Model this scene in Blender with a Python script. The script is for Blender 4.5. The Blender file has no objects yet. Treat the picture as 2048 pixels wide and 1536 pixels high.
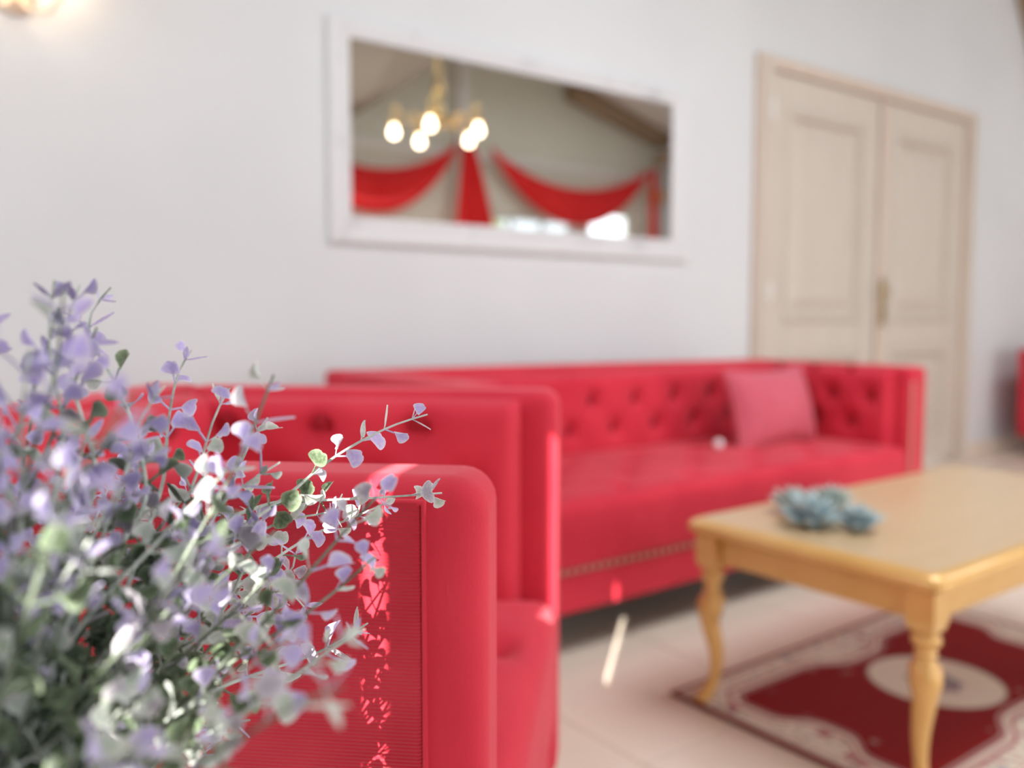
import bpy, bmesh, math, random
from mathutils import Vector, Matrix, noise
random.seed(7)
C = bpy.context.scene.collection
SC = bpy.context.scene
PI = math.pi

# ------------------------------------------------------------------ camera
YAW = math.radians(53.2)               # wall direction is 53 degrees right of the view axis
FX, FY = math.cos(YAW), math.sin(YAW)
PITCH = math.atan(133 / 1755)
cd = bpy.data.cameras.new('camera'); cam = bpy.data.objects.new('camera', cd); C.objects.link(cam)
cam.location = (0, 0, 0.9)
cam.rotation_euler = (PI / 2 - PITCH, 0, YAW - PI / 2)
cd.sensor_width = 36; cd.lens = 1755 / 2048 * 36; cd.clip_start = 0.02
cd.dof.use_dof = True; cd.dof.focus_distance = 0.575; cd.dof.aperture_fstop = 3.0; cd.dof.aperture_blades = 0
SC.camera = cam

# ------------------------------------------------------------------ light
w = bpy.data.worlds.new('sky'); SC.world = w; w.use_nodes = True
bg = w.node_tree.nodes['Background']; bg.inputs[0].default_value = (0.80, 0.92, 1.0, 1); bg.inputs[1].default_value = 1.6

def area(name, loc, rot, sx, sy, power, col):
    l = bpy.data.lights.new(name, 'AREA'); l.shape = 'RECTANGLE'; l.size = sx; l.size_y = sy
    l.energy = power; l.color = col
    o = bpy.data.objects.new(name, l); C.objects.link(o); o.location = loc; o.rotation_euler = rot
    return o
area('daylight_front_window', (0.6, -2.95, 1.95), (-PI / 2, 0, PI), 3.4, 1.4, 47, (0.90, 0.96, 1.0))
area('daylight_left_window', (-1.9, 1.3, 1.75), (PI / 2, 0, -PI / 2), 1.8, 1.6, 26, (0.88, 0.95, 1.0))
area('added_roof_fill', (2.3, 0.55, 2.96), (0, 0, 0), 1.5, 1.2, 44, (0.92, 0.97, 1.0))  # added lamp from above for floor, table and seat; ceiling is closed here
area('daylight_terrace_door', (4.25, -2.95, 1.02), (-PI / 2, 0, PI), 2.1, 1.8, 50, (0.92, 0.97, 1.0))
area('daylight_terrace_window', (7.98, -3.02, 1.3), (-PI / 2, 0, PI), .62, 1.85, 5, (0.88, 0.95, 1.0))
area('added_vault_fill', (6.3, -0.3, 3.62), (0, 0, 0), 2.0, 1.5, 41, (0.95, 0.97, 1.0))  # added lamp brightening the far wall; the vault has no window
sun = bpy.data.lights.new('sun', 'SUN'); sun.energy = 15; sun.angle = math.radians(0.15); sun.color = (1, .95, .86)
so = bpy.data.objects.new('sun', sun); C.objects.link(so)
sd = Vector((0.7575, 0.6528, -0.548)).normalized()
so.rotation_euler = sd.to_track_quat('-Z', 'Y').to_euler(); so.location = (-6, -6, 6)

SC.view_settings.view_transform = 'Standard'; SC.view_settings.look = 'None'
SC.view_settings.exposure = 0.44; SC.view_settings.gamma = 1; SC.view_settings.use_curve_mapping = False
SC.cycles.use_denoising = True
SC.cycles.max_bounces = 8; SC.cycles.diffuse_bounces = 5; SC.cycles.caustics_reflective = False; SC.cycles.caustics_refractive = False
SC.cycles.sample_clamp_indirect = 6

# ------------------------------------------------------------------ materials
def lin(c):
    return tuple((x / 12.92 if x <= .04045 else ((x + .055) / 1.055) ** 2.4) for x in c)
def mat(name, col, rough=.6, metal=0, **k):
    m = bpy.data.materials.new(name); m.use_nodes = True
    b = m.node_tree.nodes['Principled BSDF']
    b.inputs['Base Color'].default_value = (*col, 1); b.inputs['Roughness'].default_value = rough
    b.inputs['Metallic'].default_value = metal
    for kk, v in k.items(): b.inputs[kk.replace('_', ' ')].default_value = v
    return m
def nodes(m): return m.node_tree.nodes, m.node_tree.links, m.node_tree.nodes['Principled BSDF']
def noise_mix(m, c1, c2, scale, detail=4, lo=.4, hi=.6, bump=0, bscale=None, stretch=None):
    N, L, B = nodes(m)
    tc = N.new('ShaderNodeTexCoord'); mp = N.new('ShaderNodeMapping')
    L.new(tc.outputs['Object'], mp.inputs[0])
    if stretch: mp.inputs['Scale'].default_value = stretch
    n = N.new('ShaderNodeTexNoise'); n.inputs['Scale'].default_value = scale; n.inputs['Detail'].default_value = detail
    L.new(mp.outputs[0], n.inputs[0])
    r = N.new('ShaderNodeValToRGB'); r.color_ramp.elements[0].position = lo; r.color_ramp.elements[1].position = hi
    r.color_ramp.elements[0].color = (*c1, 1); r.color_ramp.elements[1].color = (*c2, 1)
    L.new(n.outputs[0], r.inputs[0]); L.new(r.outputs[0], B.inputs['Base Color'])
    if bump:
        n2 = N.new('ShaderNodeTexNoise'); n2.inputs['Scale'].default_value = bscale or scale * 4; n2.inputs['Detail'].default_value = 3
        L.new(mp.outputs[0], n2.inputs[0])
        bp = N.new('ShaderNodeBump'); bp.inputs['Strength'].default_value = bump; bp.inputs['Distance'].default_value = .002
        L.new(n2.outputs[0], bp.inputs['Height']); L.new(bp.outputs[0], B.inputs['Normal'])
    return m
M = {}
M['plaster'] = noise_mix(mat('wall_plaster', (.8, .8, .81), .9), (.625, .64, .66), (.665, .68, .70), 1.5, 2, .3, .7, .15, 40)
M['warm_plaster'] = noise_mix(mat('far_wall_plaster', (.6, .6, .5), .9), (.66, .67, .58), (.71, .72, .63), 1.2, 2, .3, .7)
M['ceiling'] = noise_mix(mat('ceiling_boards', (.4, .33, .25), .8), (.25, .21, .16), (.31, .26, .20), 2, 4, .3, .7, 0, None, (1, 9, 1))
M['beam'] = noise_mix(mat('timber', (.3, .2, .13), .7), (.27, .18, .11), (.36, .25, .16), 3, 4, .3, .7, 0, None, (8, 1, 1))
M['vault'] = noise_mix(mat('vault_boards', (.5, .45, .4), .85), (.60, .56, .52), (.66, .62, .57), 2, 4, .3, .7, 0, None, (1, 8, 1))
M['door'] = noise_mix(mat('door_paint', (.66, .57, .49), .45), (.56, .50, .44), (.60, .54, .475), 3, 3, .3, .7, 0, None, (6, 6, 1))
M['door_trim'] = noise_mix(mat('door_trim_paint', (.70, .54, .43), .45), (.60, .49, .41), (.64, .53, .45), 3, 3, .3, .7, 0, None, (6, 6, 1))
M['white_wood'] = noise_mix(mat('distressed_white_wood', (.8, .8, .8), .55), (.50, .50, .53), (.655, .66, .68), 4, 6, .30, .42, .3, 60)
M['white_post'] = mat('white_paint', (.78, .77, .75), .5)
M['mirror'] = mat('mirror_silver', (.80, .80, .78), 0.0, 1)
M['brass'] = noise_mix(mat('aged_brass', (.45, .30, .12), .35, 1), (.35, .23, .10), (.55, .38, .16), 30)
M['gold_brass'] = mat('polished_brass', (.75, .52, .22), .25, 1)
M['nail'] = mat('brass_nail', (.60, .38, .30), .35, 1)
M['black'] = mat('dark_leg_wood', (.015, .012, .01), .5)
M['glint'] = mat('glint_bead', (.9, .88, .92), .1, .0)
M['pot'] = noise_mix(mat('pot_glaze', (.7, .7, .68), .4), (.62, .62, .6), (.75, .75, .73), 6)
M['soil'] = noise_mix(mat('moss', (.03, .04, .02), .95), (.02, .02, .012), (.05, .06, .03), 60)

def velvet(name, c1, c2, sheen=.28, ribs=None, scale=5):
    m = noise_mix(mat(name, c1, .75), c1, c2, scale, 4, .3, .7)
    N, L, B = nodes(m)
    B.inputs['Sheen Weight'].default_value = sheen; B.inputs['Sheen Roughness'].default_value = .45
    B.inputs['Sheen Tint'].default_value = (1, .45, .5, 1)
    B.inputs['Specular IOR Level'].default_value = .15
    tc = N.new('ShaderNodeTexCoord')
    bp = N.new('ShaderNodeBump')
    if ribs:
        wv = N.new('ShaderNodeTexWave'); wv.bands_direction = 'Z'; wv.inputs['Scale'].default_value = 2 * PI / ribs / 20
        wv.inputs['Distortion'].default_value = .15; wv.inputs['Detail'].default_value = 1
        L.new(tc.outputs['Object'], wv.inputs[0]); L.new(wv.outputs['Fac'], bp.inputs['Height'])
        bp.inputs['Distance'].default_value = .0014; bp.inputs['Strength'].default_value = .8
    else:
        n = N.new('ShaderNodeTexNoise'); n.inputs['Scale'].default_value = 350
        L.new(tc.outputs['Object'], n.inputs[0]); L.new(n.outputs[0], bp.inputs['Height'])
        bp.inputs['Distance'].default_value = .0006; bp.inputs['Strength'].default_value = .6
    L.new(bp.outputs[0], B.inputs['Normal'])
    return m
M['velvet'] = velvet('red_velvet', (.54, .022, .046), (.64, .036, .062))
M['velvet_ribbed'] = velvet('ribbed_red_velvet', (.50, .014, .032), (.62, .034, .058), .40, .0028, 9)
M['pink'] = velvet('pink_velvet', (.53, .095, .135), (.58, .115, .16), .35)
M['drape'] = velvet('red_drape_cloth', (.70, .022, .025), (.76, .035, .038), .1)
M['button'] = velvet('button_velvet', (.30, .008, .018), (.36, .012, .024), .3)
M['curtain'] = velvet('window_curtain_cloth', (.55, .5, .45), (.6, .55, .5), .1)

m = M['gold'] = noise_mix(mat('gold_paint', (.6, .38, .12), .34, .2), (.68, .385, .115), (.74, .44, .15), 12, 4, .3, .7)
nodes(m)[2].inputs['Coat Weight'].default_value = .3
m = M['gold_top'] = noise_mix(mat('gold_top_paint', (.62, .44, .25), .34, .15), (.60, .42, .235), (.65, .46, .27), 4, 5, .3, .7, 0, None, (1, 12, 1))
nodes(m)[2].inputs['Coat Weight'].default_value = .4; nodes(m)[2].inputs['Coat Roughness'].default_value = .25
M['tile'] = noise_mix(mat('floor_tile', (.66, .5, .38), .33), (.73, .62, .52), (.79, .68, .58), 2.6, 6, .3, .7)
M['grout'] = mat('grout', (.62, .49, .40), .9)
M['bulb'] = mat('lit_bulb', (1, .9, .7), .4)
nodes(M['bulb'])[2].inputs['Emission Color'].default_value = (1, .80, .56, 1); nodes(M['bulb'])[2].inputs['Emission Strength'].default_value = 9
M['shade_glass'] = mat('frosted_lamp_glass', (.95, .85, .7), .4, 0, Alpha=.35)
nodes(M['shade_glass'])[2].inputs['Emission Color'].default_value = (1, .72, .45, 1); nodes(M['shade_glass'])[2].inputs['Emission Strength'].default_value = .9
M['cream_metal'] = mat('cream_metal', (.85, .70, .55), .4)
M['amber'] = mat('amber_lamp_glass', (.75, .38, .12), .3)
M['pane'] = mat('window_pane', (.9, .95, 1), .03, 0, Alpha=.12)
M['hedge'] = noise_mix(mat('garden_green', (.3, .4, .15), .9), (.20, .28, .08), (.62, .68, .40), 3, 5, .35, .65)

def leaf_mat(name, centre, rim, trans=.35):
    m = bpy.data.materials.new(name); m.use_nodes = True
    N, L, B = nodes(m)
    at = N.new('ShaderNodeAttribute'); at.attribute_name = 'rim'
    tc = N.new('ShaderNodeTexCoord'); n = N.new('ShaderNodeTexNoise'); n.inputs['Scale'].default_value = 500; n.inputs['Detail'].default_value = 4
    L.new(tc.outputs['Object'], n.inputs[0])
    ad = N.new('ShaderNodeMath'); ad.operation = 'MULTIPLY_ADD'; ad.inputs[1].default_value = 1.5; ad.inputs[2].default_value = -.75
    L.new(n.outputs[0], ad.inputs[0])
    a2 = N.new('ShaderNodeMath'); a2.operation = 'ADD'; a2.use_clamp = True
    L.new(ad.outputs[0], a2.inputs[0]); L.new(at.outputs['Fac'], a2.inputs[1])
    mx = N.new('ShaderNodeMix'); mx.data_type = 'RGBA'
    mx.inputs['A'].default_value = (*centre, 1); mx.inputs['B'].default_value = (*rim, 1)
    L.new(a2.outputs[0], mx.inputs['Factor']); L.new(mx.outputs['Result'], B.inputs['Base Color'])
    B.inputs['Roughness'].default_value = .5; B.inputs['Sheen Weight'].default_value = .3
    bp = N.new('ShaderNodeBump'); bp.inputs['Distance'].default_value = .0004; bp.inputs['Strength'].default_value = .7
    L.new(n.outputs[0], bp.inputs['Height']); L.new(bp.outputs[0], B.inputs['Normal'])
    tr = N.new('ShaderNodeBsdfTranslucent'); L.new(mx.outputs['Result'], tr.inputs[0])
    ms = N.new('ShaderNodeMixShader'); ms.inputs[0].default_value = trans
    out = N['Material Output']
    L.new(B.outputs[0], ms.inputs[1]); L.new(tr.outputs[0], ms.inputs[2]); L.new(ms.outputs[0], out.inputs[0])
    return m
M['leaf_pale'] = leaf_mat('pale_frosted_leaf', (.46, .54, .46), (.76, .77, .76))
M['leaf_lilac'] = leaf_mat('lilac_leaf', (.52, .44, .82), (.76, .72, .87))
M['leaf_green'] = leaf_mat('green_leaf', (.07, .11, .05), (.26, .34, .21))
M['leaf_grey'] = leaf_mat('grey_mauve_leaf', (.38, .34, .42), (.72, .70, .74))
M['stem'] = noise_mix(mat('plastic_stem', (.4, .45, .4), .35), (.26, .30, .26), (.60, .64, .60), 60, 3, .35, .65)
M['stem_shaded'] = noise_mix(mat('shaded_plastic_stem', (.1, .12, .08), .4), (.05, .07, .04), (.22, .26, .20), 60, 3, .35, .65)  # darker copy for inner stems, shade inside the plant put into the colour
M['succulent'] = leaf_mat('blue_green_succulent', (.13, .27, .34), (.62, .76, .78), .1)
M['succulent_grey'] = leaf_mat('grey_green_succulent', (.16, .27, .25), (.66, .74, .70), .1)

# ------------------------------------------------------------------ mesh helpers
class MB:
    def __init__(s): s.v = []; s.f = []; s.sm = []; s.rim = None
    def add(s, vs, fs, smooth=False, T=None):
        n = len(s.v)
        s.v += [tuple(T @ Vector(v)) if T else tuple(v) for v in vs]
        s.f += [tuple(i + n for i in f) for f in fs]; s.sm += [smooth] * len(fs)
    def box(s, x0, x1, y0, y1, z0, z1, T=None):
        vs = [(x, y, z) for x in (x0, x1) for y in (y0, y1) for z in (z0, z1)]
        s.add(vs, [(0, 1, 3, 2), (4, 6, 7, 5), (0, 4, 5, 1), (2, 3, 7, 6), (0, 2, 6, 4), (1, 5, 7, 3)], False, T); return s
    def grid(s, nu, nv, fn, smooth=True, closed_u=False, T=None, caps=False):
        vs = [fn(i / (nu - (0 if closed_u else 1)), j / (nv - 1)) for i in range(nu) for j in range(nv)]
        fs = []
        for i in range(nu if closed_u else nu - 1):
            for j in range(nv - 1):
                a = i * nv + j; b = ((i + 1) % nu) * nv + j
                fs.append((a, b, b + 1, a + 1))
        if caps:
            fs.append(tuple(i * nv for i in range(nu))[::-1]); fs.append(tuple(i * nv + nv - 1 for i in range(nu)))
        s.add(vs, fs, smooth, T); return s
    def lathe(s, prof, n=16, T=None):   # prof: [(r,z)] bottom to top
        def fn(a, b):
            r, z = prof[min(len(prof) - 1, round(b * (len(prof) - 1)))]
            return (r * math.cos(2 * PI * a), r * math.sin(2 * PI * a), z)
        return s.grid(n, len(prof), fn, True, True, T, True)
    def tube(s, pts, rad, n=8, T=None):
        pts = [Vector(p) for p in pts]; rings = []
        up = Vector((0, 0, 1)); prev = None
        for i, p in enumerate(pts):
            d = (pts[min(i + 1, len(pts) - 1)] - pts[max(i - 1, 0)]).normalized()
            if prev is None:
                a = d.cross(up if abs(d.z) < .9 else Vector((1, 0, 0))).normalized()
            else:
                a = (prev - d * prev.dot(d)).normalized()
            prev = a; b = d.cross(a)
            r = rad[i] if isinstance(rad, (list, tuple)) else rad
            rings.append([p + (a * math.cos(2 * PI * k / n) + b * math.sin(2 * PI * k / n)) * r for k in range(n)])
        vs = [v for r in rings for v in r]; fs = []
        for i in range(len(rings) - 1):
            for k in range(n):
                a = i * n + k; b = i * n + (k + 1) % n
                fs.append((a, b, b + n, a + n))
        fs.append(tuple(range(n))[::-1]); fs.append(tuple(range((len(rings) - 1) * n, len(rings) * n)))
        s.add(vs, fs, True, T); return s
    def build(s, name, m, parent=None, bevel=0, seg=2):
        me = bpy.data.meshes.new(name); me.from_pydata(s.v, [], s.f)
        me.polygons.foreach_set('use_smooth', s.sm); me.materials.append(M[m] if isinstance(m, str) else m)
        bm = bmesh.new(); bm.from_mesh(me)
        bmesh.ops.recalc_face_normals(bm, faces=bm.faces)
        if bevel:
            es = [e for e in bm.edges if e.calc_face_angle(0) > .6]
            for f in bm.faces: f.smooth = False
            rb = bmesh.ops.bevel(bm, geom=es, offset=bevel, segments=seg, affect='EDGES', profile=.5, clamp_overlap=True)
            for f in rb['faces']: f.smooth = True
        bm.to_mesh(me); bm.free()
        if s.rim is not None:
            at = me.attributes.new('rim', 'FLOAT', 'POINT'); at.data.foreach_set('value', s.rim)
        o = bpy.data.objects.new(name, me); C.objects.link(o)
        if parent: o.parent = parent
        return o
def tag(o, label=None, cat=None, group=None, kind=None):
    if label: o['label'] = label
    if cat: o['category'] = cat
    if group: o['group'] = group
    if kind: o['kind'] = kind
    return o
def root(name, loc, rz, label, cat, group=None):
    o = bpy.data.objects.new(name, None); C.objects.link(o); o.location = loc; o.rotation_euler = (0, 0, rz)
    o.empty_display_size = .1
    return tag(o, label, cat, group)
def copyto(src, parent, loc=None, name=None, rot=None):
    c = src.copy(); C.objects.link(c)
    if parent: c.parent = parent
    if loc is not None: c.location = loc
    if rot is not None: c.rotation_euler = rot
    return c
def B(x0, x1, y0, y1, z0, z1): return MB().box(x0, x1, y0, y1, z0, z1)
def struct(name, mb, m, bevel=0): return tag(mb.build(name, m, None, bevel), kind='structure')

# ------------------------------------------------------------------ the room
D = 2.78; XL, XR, YF = -2.0, 8.9, -3.0; ZT = 4.6
DX0, DX1, DZ = 3.55, 5.74, 2.18
mb = MB().box(XL - .2, DX0, D, D + .2, 0, ZT).box(DX1, XR + .2, D, D + .2, 0, ZT).box(DX0, DX1, D, D + .2, DZ, ZT)
wb = struct('wall_back', mb, 'plaster'); wb['label'] = 'smooth white plaster wall behind the sofa'
# left wall with one curtained window
mb = MB().box(XL - .2, XL, YF - .2, -2.3, 0, ZT).box(XL - .2, XL, -.5, .35, 0, ZT).box(XL - .2, XL, 2.25, D + .2, 0, ZT)
mb.box(XL - .2, XL, -2.3, -.5, 0, 1.0).box(XL - .2, XL, -2.3, -.5, 2.95, ZT)
mb.box(XL - .2, XL, .35, 2.25, 0, .9).box(XL - .2, XL, .35, 2.25, 2.6, ZT)
struct('wall_left', mb, 'plaster')
# far (front) wall, seen in the mirror, with glazed openings
ops = [(-1.1, 2.4, 1.2, 2.7), (3.2, 5.3, .08, 1.96), (5.95, 7.4, .3, 2.13), (7.62, 8.34, .3, 2.28)]
mb = MB(); x = XL - .2
for a, b, z0, z1 in ops:
    mb.box(x, a, YF - .2, YF, 0, ZT); mb.box(a, b, YF - .2, YF, 0, z0); mb.box(a, b, YF - .2, YF, z1, ZT); x = b
mb.box(x, XR + .2, YF - .2, YF, 0, ZT)
struct('wall_front', mb, 'warm_plaster')
struct('wall_right', B(XR, XR + .2, YF - .2, D + .2, 0, ZT), 'plaster')
# ceilings: low boarded one over the camera, vault to the right
ed = [(4.31, YF), (4.31 - .332 * (D - YF), D)]
mb = MB()
v = [(XL, YF - .1, 3.0), (ed[0][0], YF - .1, 3.0), (ed[1][0], D + .1, 3.0), (XL, D + .1, 3.0)]
v += [(a, b, c + .1) for a, b, c in v]
mb.add(v, [(3, 2, 1, 0), (4, 5, 6, 7), (0, 1, 5, 4), (1, 2, 6, 5), (2, 3, 7, 6), (3, 0, 4, 7)])
struct('ceiling', mb, 'ceiling')
mb = MB()
v = [(4.31, YF - .1, 3.0), (5.25, YF - .1, 4.3), (XR + .1, YF - .1, 3.26), (ed[1][0], D + .1, 3.0), (5.25, D + .1, 4.3), (XR + .1, D + .1, 3.45)]
v += [(a, b, c + .1) for a, b, c in v]
mb.add(v, [(1, 2, 5, 4), (7, 10, 11, 8), (1, 7, 8, 2), (4, 5, 11, 10), (2, 8, 11, 5), (1, 4, 10, 7)])
struct('ceiling', mb, 'vault')
mb = MB(); mb.add(v, [(0, 1, 4, 3), (6, 9, 10, 7), (0, 6, 7, 1), (3, 4, 10, 9), (0, 3, 9, 6), (1, 4, 10, 7)])
struct('ceiling', mb, 'ceiling')
# diagonal timber braces in the corners
def brace(name, p, q, r, m='beam'):
    d = Vector(q) - Vector(p); L = d.length
    T = Matrix.Translation(p) @ d.to_track_quat('X', 'Z').to_matrix().to_4x4()
    return struct(name, MB().box(0, L, -r, r, -r, r, T), m, .01)
brace('trim_1', (5.96, D - .1, 3.55), (6.79, D - .1, 2.35), .10)
brace('trim_2', (7.2, YF + .15, 3.72), (8.85, YF + .15, 3.30), .13)
brace('trim_3', (8.62, YF + .2, 2.98), (8.62, D - .6, 3.05), .06)
# floor: slab with grout and individual tiles
struct('floor', B(XL - .2, XR + .2, YF - .2, D + .2, -.15, -.004), 'grout')
fl = bpy.data.objects['floor']
ts = .5; tile0 = None; g = .0018
x0 = 1.237 - 7 * ts; y0 = 1.211 - 9 * ts; cnt = 0
for i in range(23):
    for j in range(13):
        a, b = x0 + i * ts, y0 + j * ts
        if a + ts < XL or a > XR - .1 or b + ts < YF or b > D - .05: continue
        xa, xb, ya, yb = max(a, XL), min(a + ts, XR), max(b, YF), min(b + ts, D)
        t = B(xa + g, xb - g, ya + g, yb - g, -.012, random.uniform(-.0006, .0002)).build('floor_tile', 'tile', fl, .002, 1); cnt += 1
# skirting
struct('baseboard_back', MB().box(XL, DX0 - .01, D - .015, D, 0, .08).box(DX1 + .01, XR, D - .015, D, 0, .08), 'tile', .003)
# ------------------------------------------------------------------ double door in the back wall
dr = bpy.data.objects.new('door_1', None); C.objects.link(dr); tag(dr, 'cream double panelled door in the white wall', kind='structure')
fr = MB().box(DX0, DX0 + .115, D - .03, D + .12, 0, DZ).box(DX1 - .115, DX1, D - .03, D + .12, 0, DZ).box(DX0 + .115, DX1 - .115, D - .03, D + .12, DZ - .06, DZ)
fr.build('door_frame', 'door_trim', dr, .008)
fr2 = MB().box(DX0 + .03, DX0 + .09, D - .042, D - .028, 0, DZ - .02).box(DX1 - .09, DX1 - .03, D - .042, D - .028, 0, DZ - .02)
fr2.build('door_casing', 'door', dr, .006)
def leaf(xa, xb):
    y0, y1 = D + .0, D + .045; st = .14
    rails = [(0.02, .22), (.72, .87), (1.95, DZ - .065)]
    o = MB().box(xa, xa + st, y0, y1, .02, DZ - .065).box(xb - st, xb, y0, y1, .02, DZ - .065)
    for a, b in rails: o.box(xa + st, xb - st, y0, y1, a, b)
    lf = o.build('door_leaf', 'door', dr, .004)
    for a, b in ((.22, .72), (.87, 1.95)):
        x0, x1 = xa + st, xb - st
        # raised and fielded panel: frame moulding + bevelled field
        def ring(i, y): return [(x0 + i, y, a + i), (x1 - i, y, a + i), (x1 - i, y, b - i), (x0 + i, y, b - i)]
        vs = []; prof = [(0, D + .004), (.012, D - .012), (.035, D - .014), (.05, D + .022), (.075, D + .024), (.12, D + .006), (.125, D + .004)]
        for i, y in prof: vs += ring(i, y)
        fs = []
        for k in range(len(prof) - 1):
            for j in range(4): fs.append((k * 4 + j, k * 4 + (j + 1) % 4, k * 4 + 4 + (j + 1) % 4, k * 4 + 4 + j))
        n = (len(prof) - 1) * 4; fs.append((n, n + 1, n + 2, n + 3))
        # grooved field boards
        p = MB(); p.add(vs, fs); p.build('door_panel', 'door', lf)
    return lf
lf1 = leaf(DX0 + .117, 4.655); lf2 = leaf(4.66, DX1 - .117)
B(4.655, 4.735, D - .022, D + .0, .02, DZ - .07).build('astragal', 'door_trim', dr, .008)
hp = B(4.672, 4.722, D - .032, D - .022, .85, 1.12).build('handle_plate', 'brass', dr, .006)
MB().tube([(4.697, D - .03, 1.04), (4.697, D - .075, 1.04), (4.66, D - .085, 1.04), (4.58, D - .085, 1.035)], [.009, .009, .009, .007]).build('door_handle', 'brass', hp)
MB().tube([(4.697, D - .04, .93), (4.697, D - .02, .93)], .009).build('keyhole', 'black', hp)
for z in (1.92, 1.02):
    MB().tube([(DX0 + .10, D - .035, z - .05), (DX0 + .10, D - .035, z + .05)], .011).build('hinge', 'white_post', dr)

# windows (panes and frames)
def window(name, x0, x1, y0, y1, z0, z1, nx, nz, m='white_post', axis='x'):
    r = bpy.data.objects.new(name, None); C.objects.link(r); tag(r, kind='structure')
    t = .045
    def bx(a, b, c, d, y0=y0, y1=y1): return B(a, b, y0, y1, c, d) if axis == 'x' else B(y0, y1, a, b, c, d)
    f = MB()
    for a, b, c, d in ((x0, x0 + t, z0, z1), (x1 - t, x1, z0, z1), (x0 + t, x1 - t, z0, z0 + t), (x0 + t, x1 - t, z1 - t, z1)):
        s = bx(a, b, c, d); f.add(s.v, s.f)
    f.build('window_frame', m, r, .004)
    for i in range(1, nx):
        c = x0 + (x1 - x0) * i / nx; bx(c - .018, c + .018, z0 + t, z1 - t).build('mullion', m, r, .003)
    for i in range(1, nz):
        c = z0 + (z1 - z0) * i / nz; bx(x0 + t, x1 - t, c - .015, c + .015).build('glazing_bar', m, r, .003)
    ym = (y0 + y1) / 2
    bx(x0 + t, x1 - t, z0 + t, z1 - t, ym - .003, ym + .003).build('pane', 'pane', r)
    return r
window('window_1', 5.95, 7.4, YF - .12, YF - .06, .3, 2.13, 3, 2)
window('window_2', 7.62, 8.34, YF - .12, YF - .06, .3, 2.28, 1, 2)
window('window_3', -1.1, 2.4, YF - .12, YF - .06, 1.2, 2.7, 4, 1)
window('window_6', 3.2, 5.3, YF - .12, YF - .06, .08, 1.96, 3, 1)
window('window_4', .35, 2.25, XL - .12, XL - .06, .9, 2.6, 2, 1, 'white_post', 'y')
for nm, b_, lb in (('sun_blocker', (-1.12, 2.42, YF - .16, YF - .15, 1.18, 2.72), 'unseen white panel added over the wide window behind the viewer to block the sun'),
                  ('sun_blocker', (3.18, 5.32, YF - .16, YF - .15, .06, 1.98), 'unseen white panel added over the glazed terrace door to block the sun'),
                  ('sun_blocker', (XL - .16, XL - .15, .33, 2.27, .88, 2.62), 'unseen white panel added over the window left of the sofa wall to block the sun')):
    tag(B(*b_).build(nm, 'white_post'), lb, 'blocker')  # unseen panels added outside the windows to stop stray sun
rw = bpy.data.objects.new('added_roof_window', None); C.objects.link(rw); tag(rw, 'unseen roof window added under the boarded ceiling above the coffee table', kind='structure')  # invented frame and pane to go with the added overhead lamp
for b_ in ((1.5, 1.56, -.1, 1.2, 2.965, 2.999), (3.04, 3.1, -.1, 1.2, 2.965, 2.999), (1.56, 3.04, -.1, -.04, 2.965, 2.999), (1.56, 3.04, 1.14, 1.2, 2.965, 2.999)):
    B(*b_).build('window_frame', 'white_post', rw, .004)
B(1.56, 3.04, -.04, 1.14, 2.985, 2.99).build('pane', 'pane', rw)
# unseen wall added to block the sun, and the hedge outside
tag(B(5.0, 5.2, YF - 7, YF - .25, 0, 5.2).build('sun_screen_wall', 'plaster', None, .02), 'unseen pale wall added to keep the sun off the terrace windows', 'wall')
hg = MB()
def hf(a, b):
    y = -5.2 + .25 * noise.noise(Vector((a * 9, b * 6, 0))) ; return (5.3 + a * 2.6, y, b * 2.6 + .25 * noise.noise(Vector((a * 14, 3, 0))))
hg.grid(60, 30, hf); hg.grid(60, 4, lambda a, b: (5.3 + a * 2.6, -5.2 - b, 2.6 + .25 * noise.noise(Vector((a * 14, 3, b)))))
tag(hg.build('garden_hedge', 'hedge'), 'clipped green hedge outside the left terrace window', 'hedge', kind='stuff')
# heavy curtains with a narrow gap on the left wall: the sun gets through it
def curtain(y0, y1, label):
    r = root('window_curtain', (XL + .05, (y0 + y1) / 2, 0), 0, label, 'curtain')
    hw = (y1 - y0) / 2
    def fn(a, b):
        y = -hw + 2 * hw * a
        e = min(1, min(a, 1 - a) * 14)
        return (.028 * e * math.sin(a * 46) + .03, y, .25 + b * 2.72)
    mb = MB().grid(90, 3, fn).grid(90, 3, lambda a, b: (fn(a, b)[0] + .012, fn(a, b)[1], fn(a, b)[2]))
    mb.build('cloth', 'curtain', r)
    return r
SLIT = -1.342
curtain(-2.45, SLIT - .016, 'beige floor length curtain, half of the pair left of camera, nearer the terrace')
curtain(SLIT + .016, -.35, 'beige floor length curtain, half of the pair left of camera, nearer the sofa wall')
tag(MB().tube([(XL + .085, -2.6, 2.985), (XL + .085, -.2, 2.985)], .010).build('curtain_rail', 'brass'), 'brass rail carrying the beige curtains on the left wall', 'rail')

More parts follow.
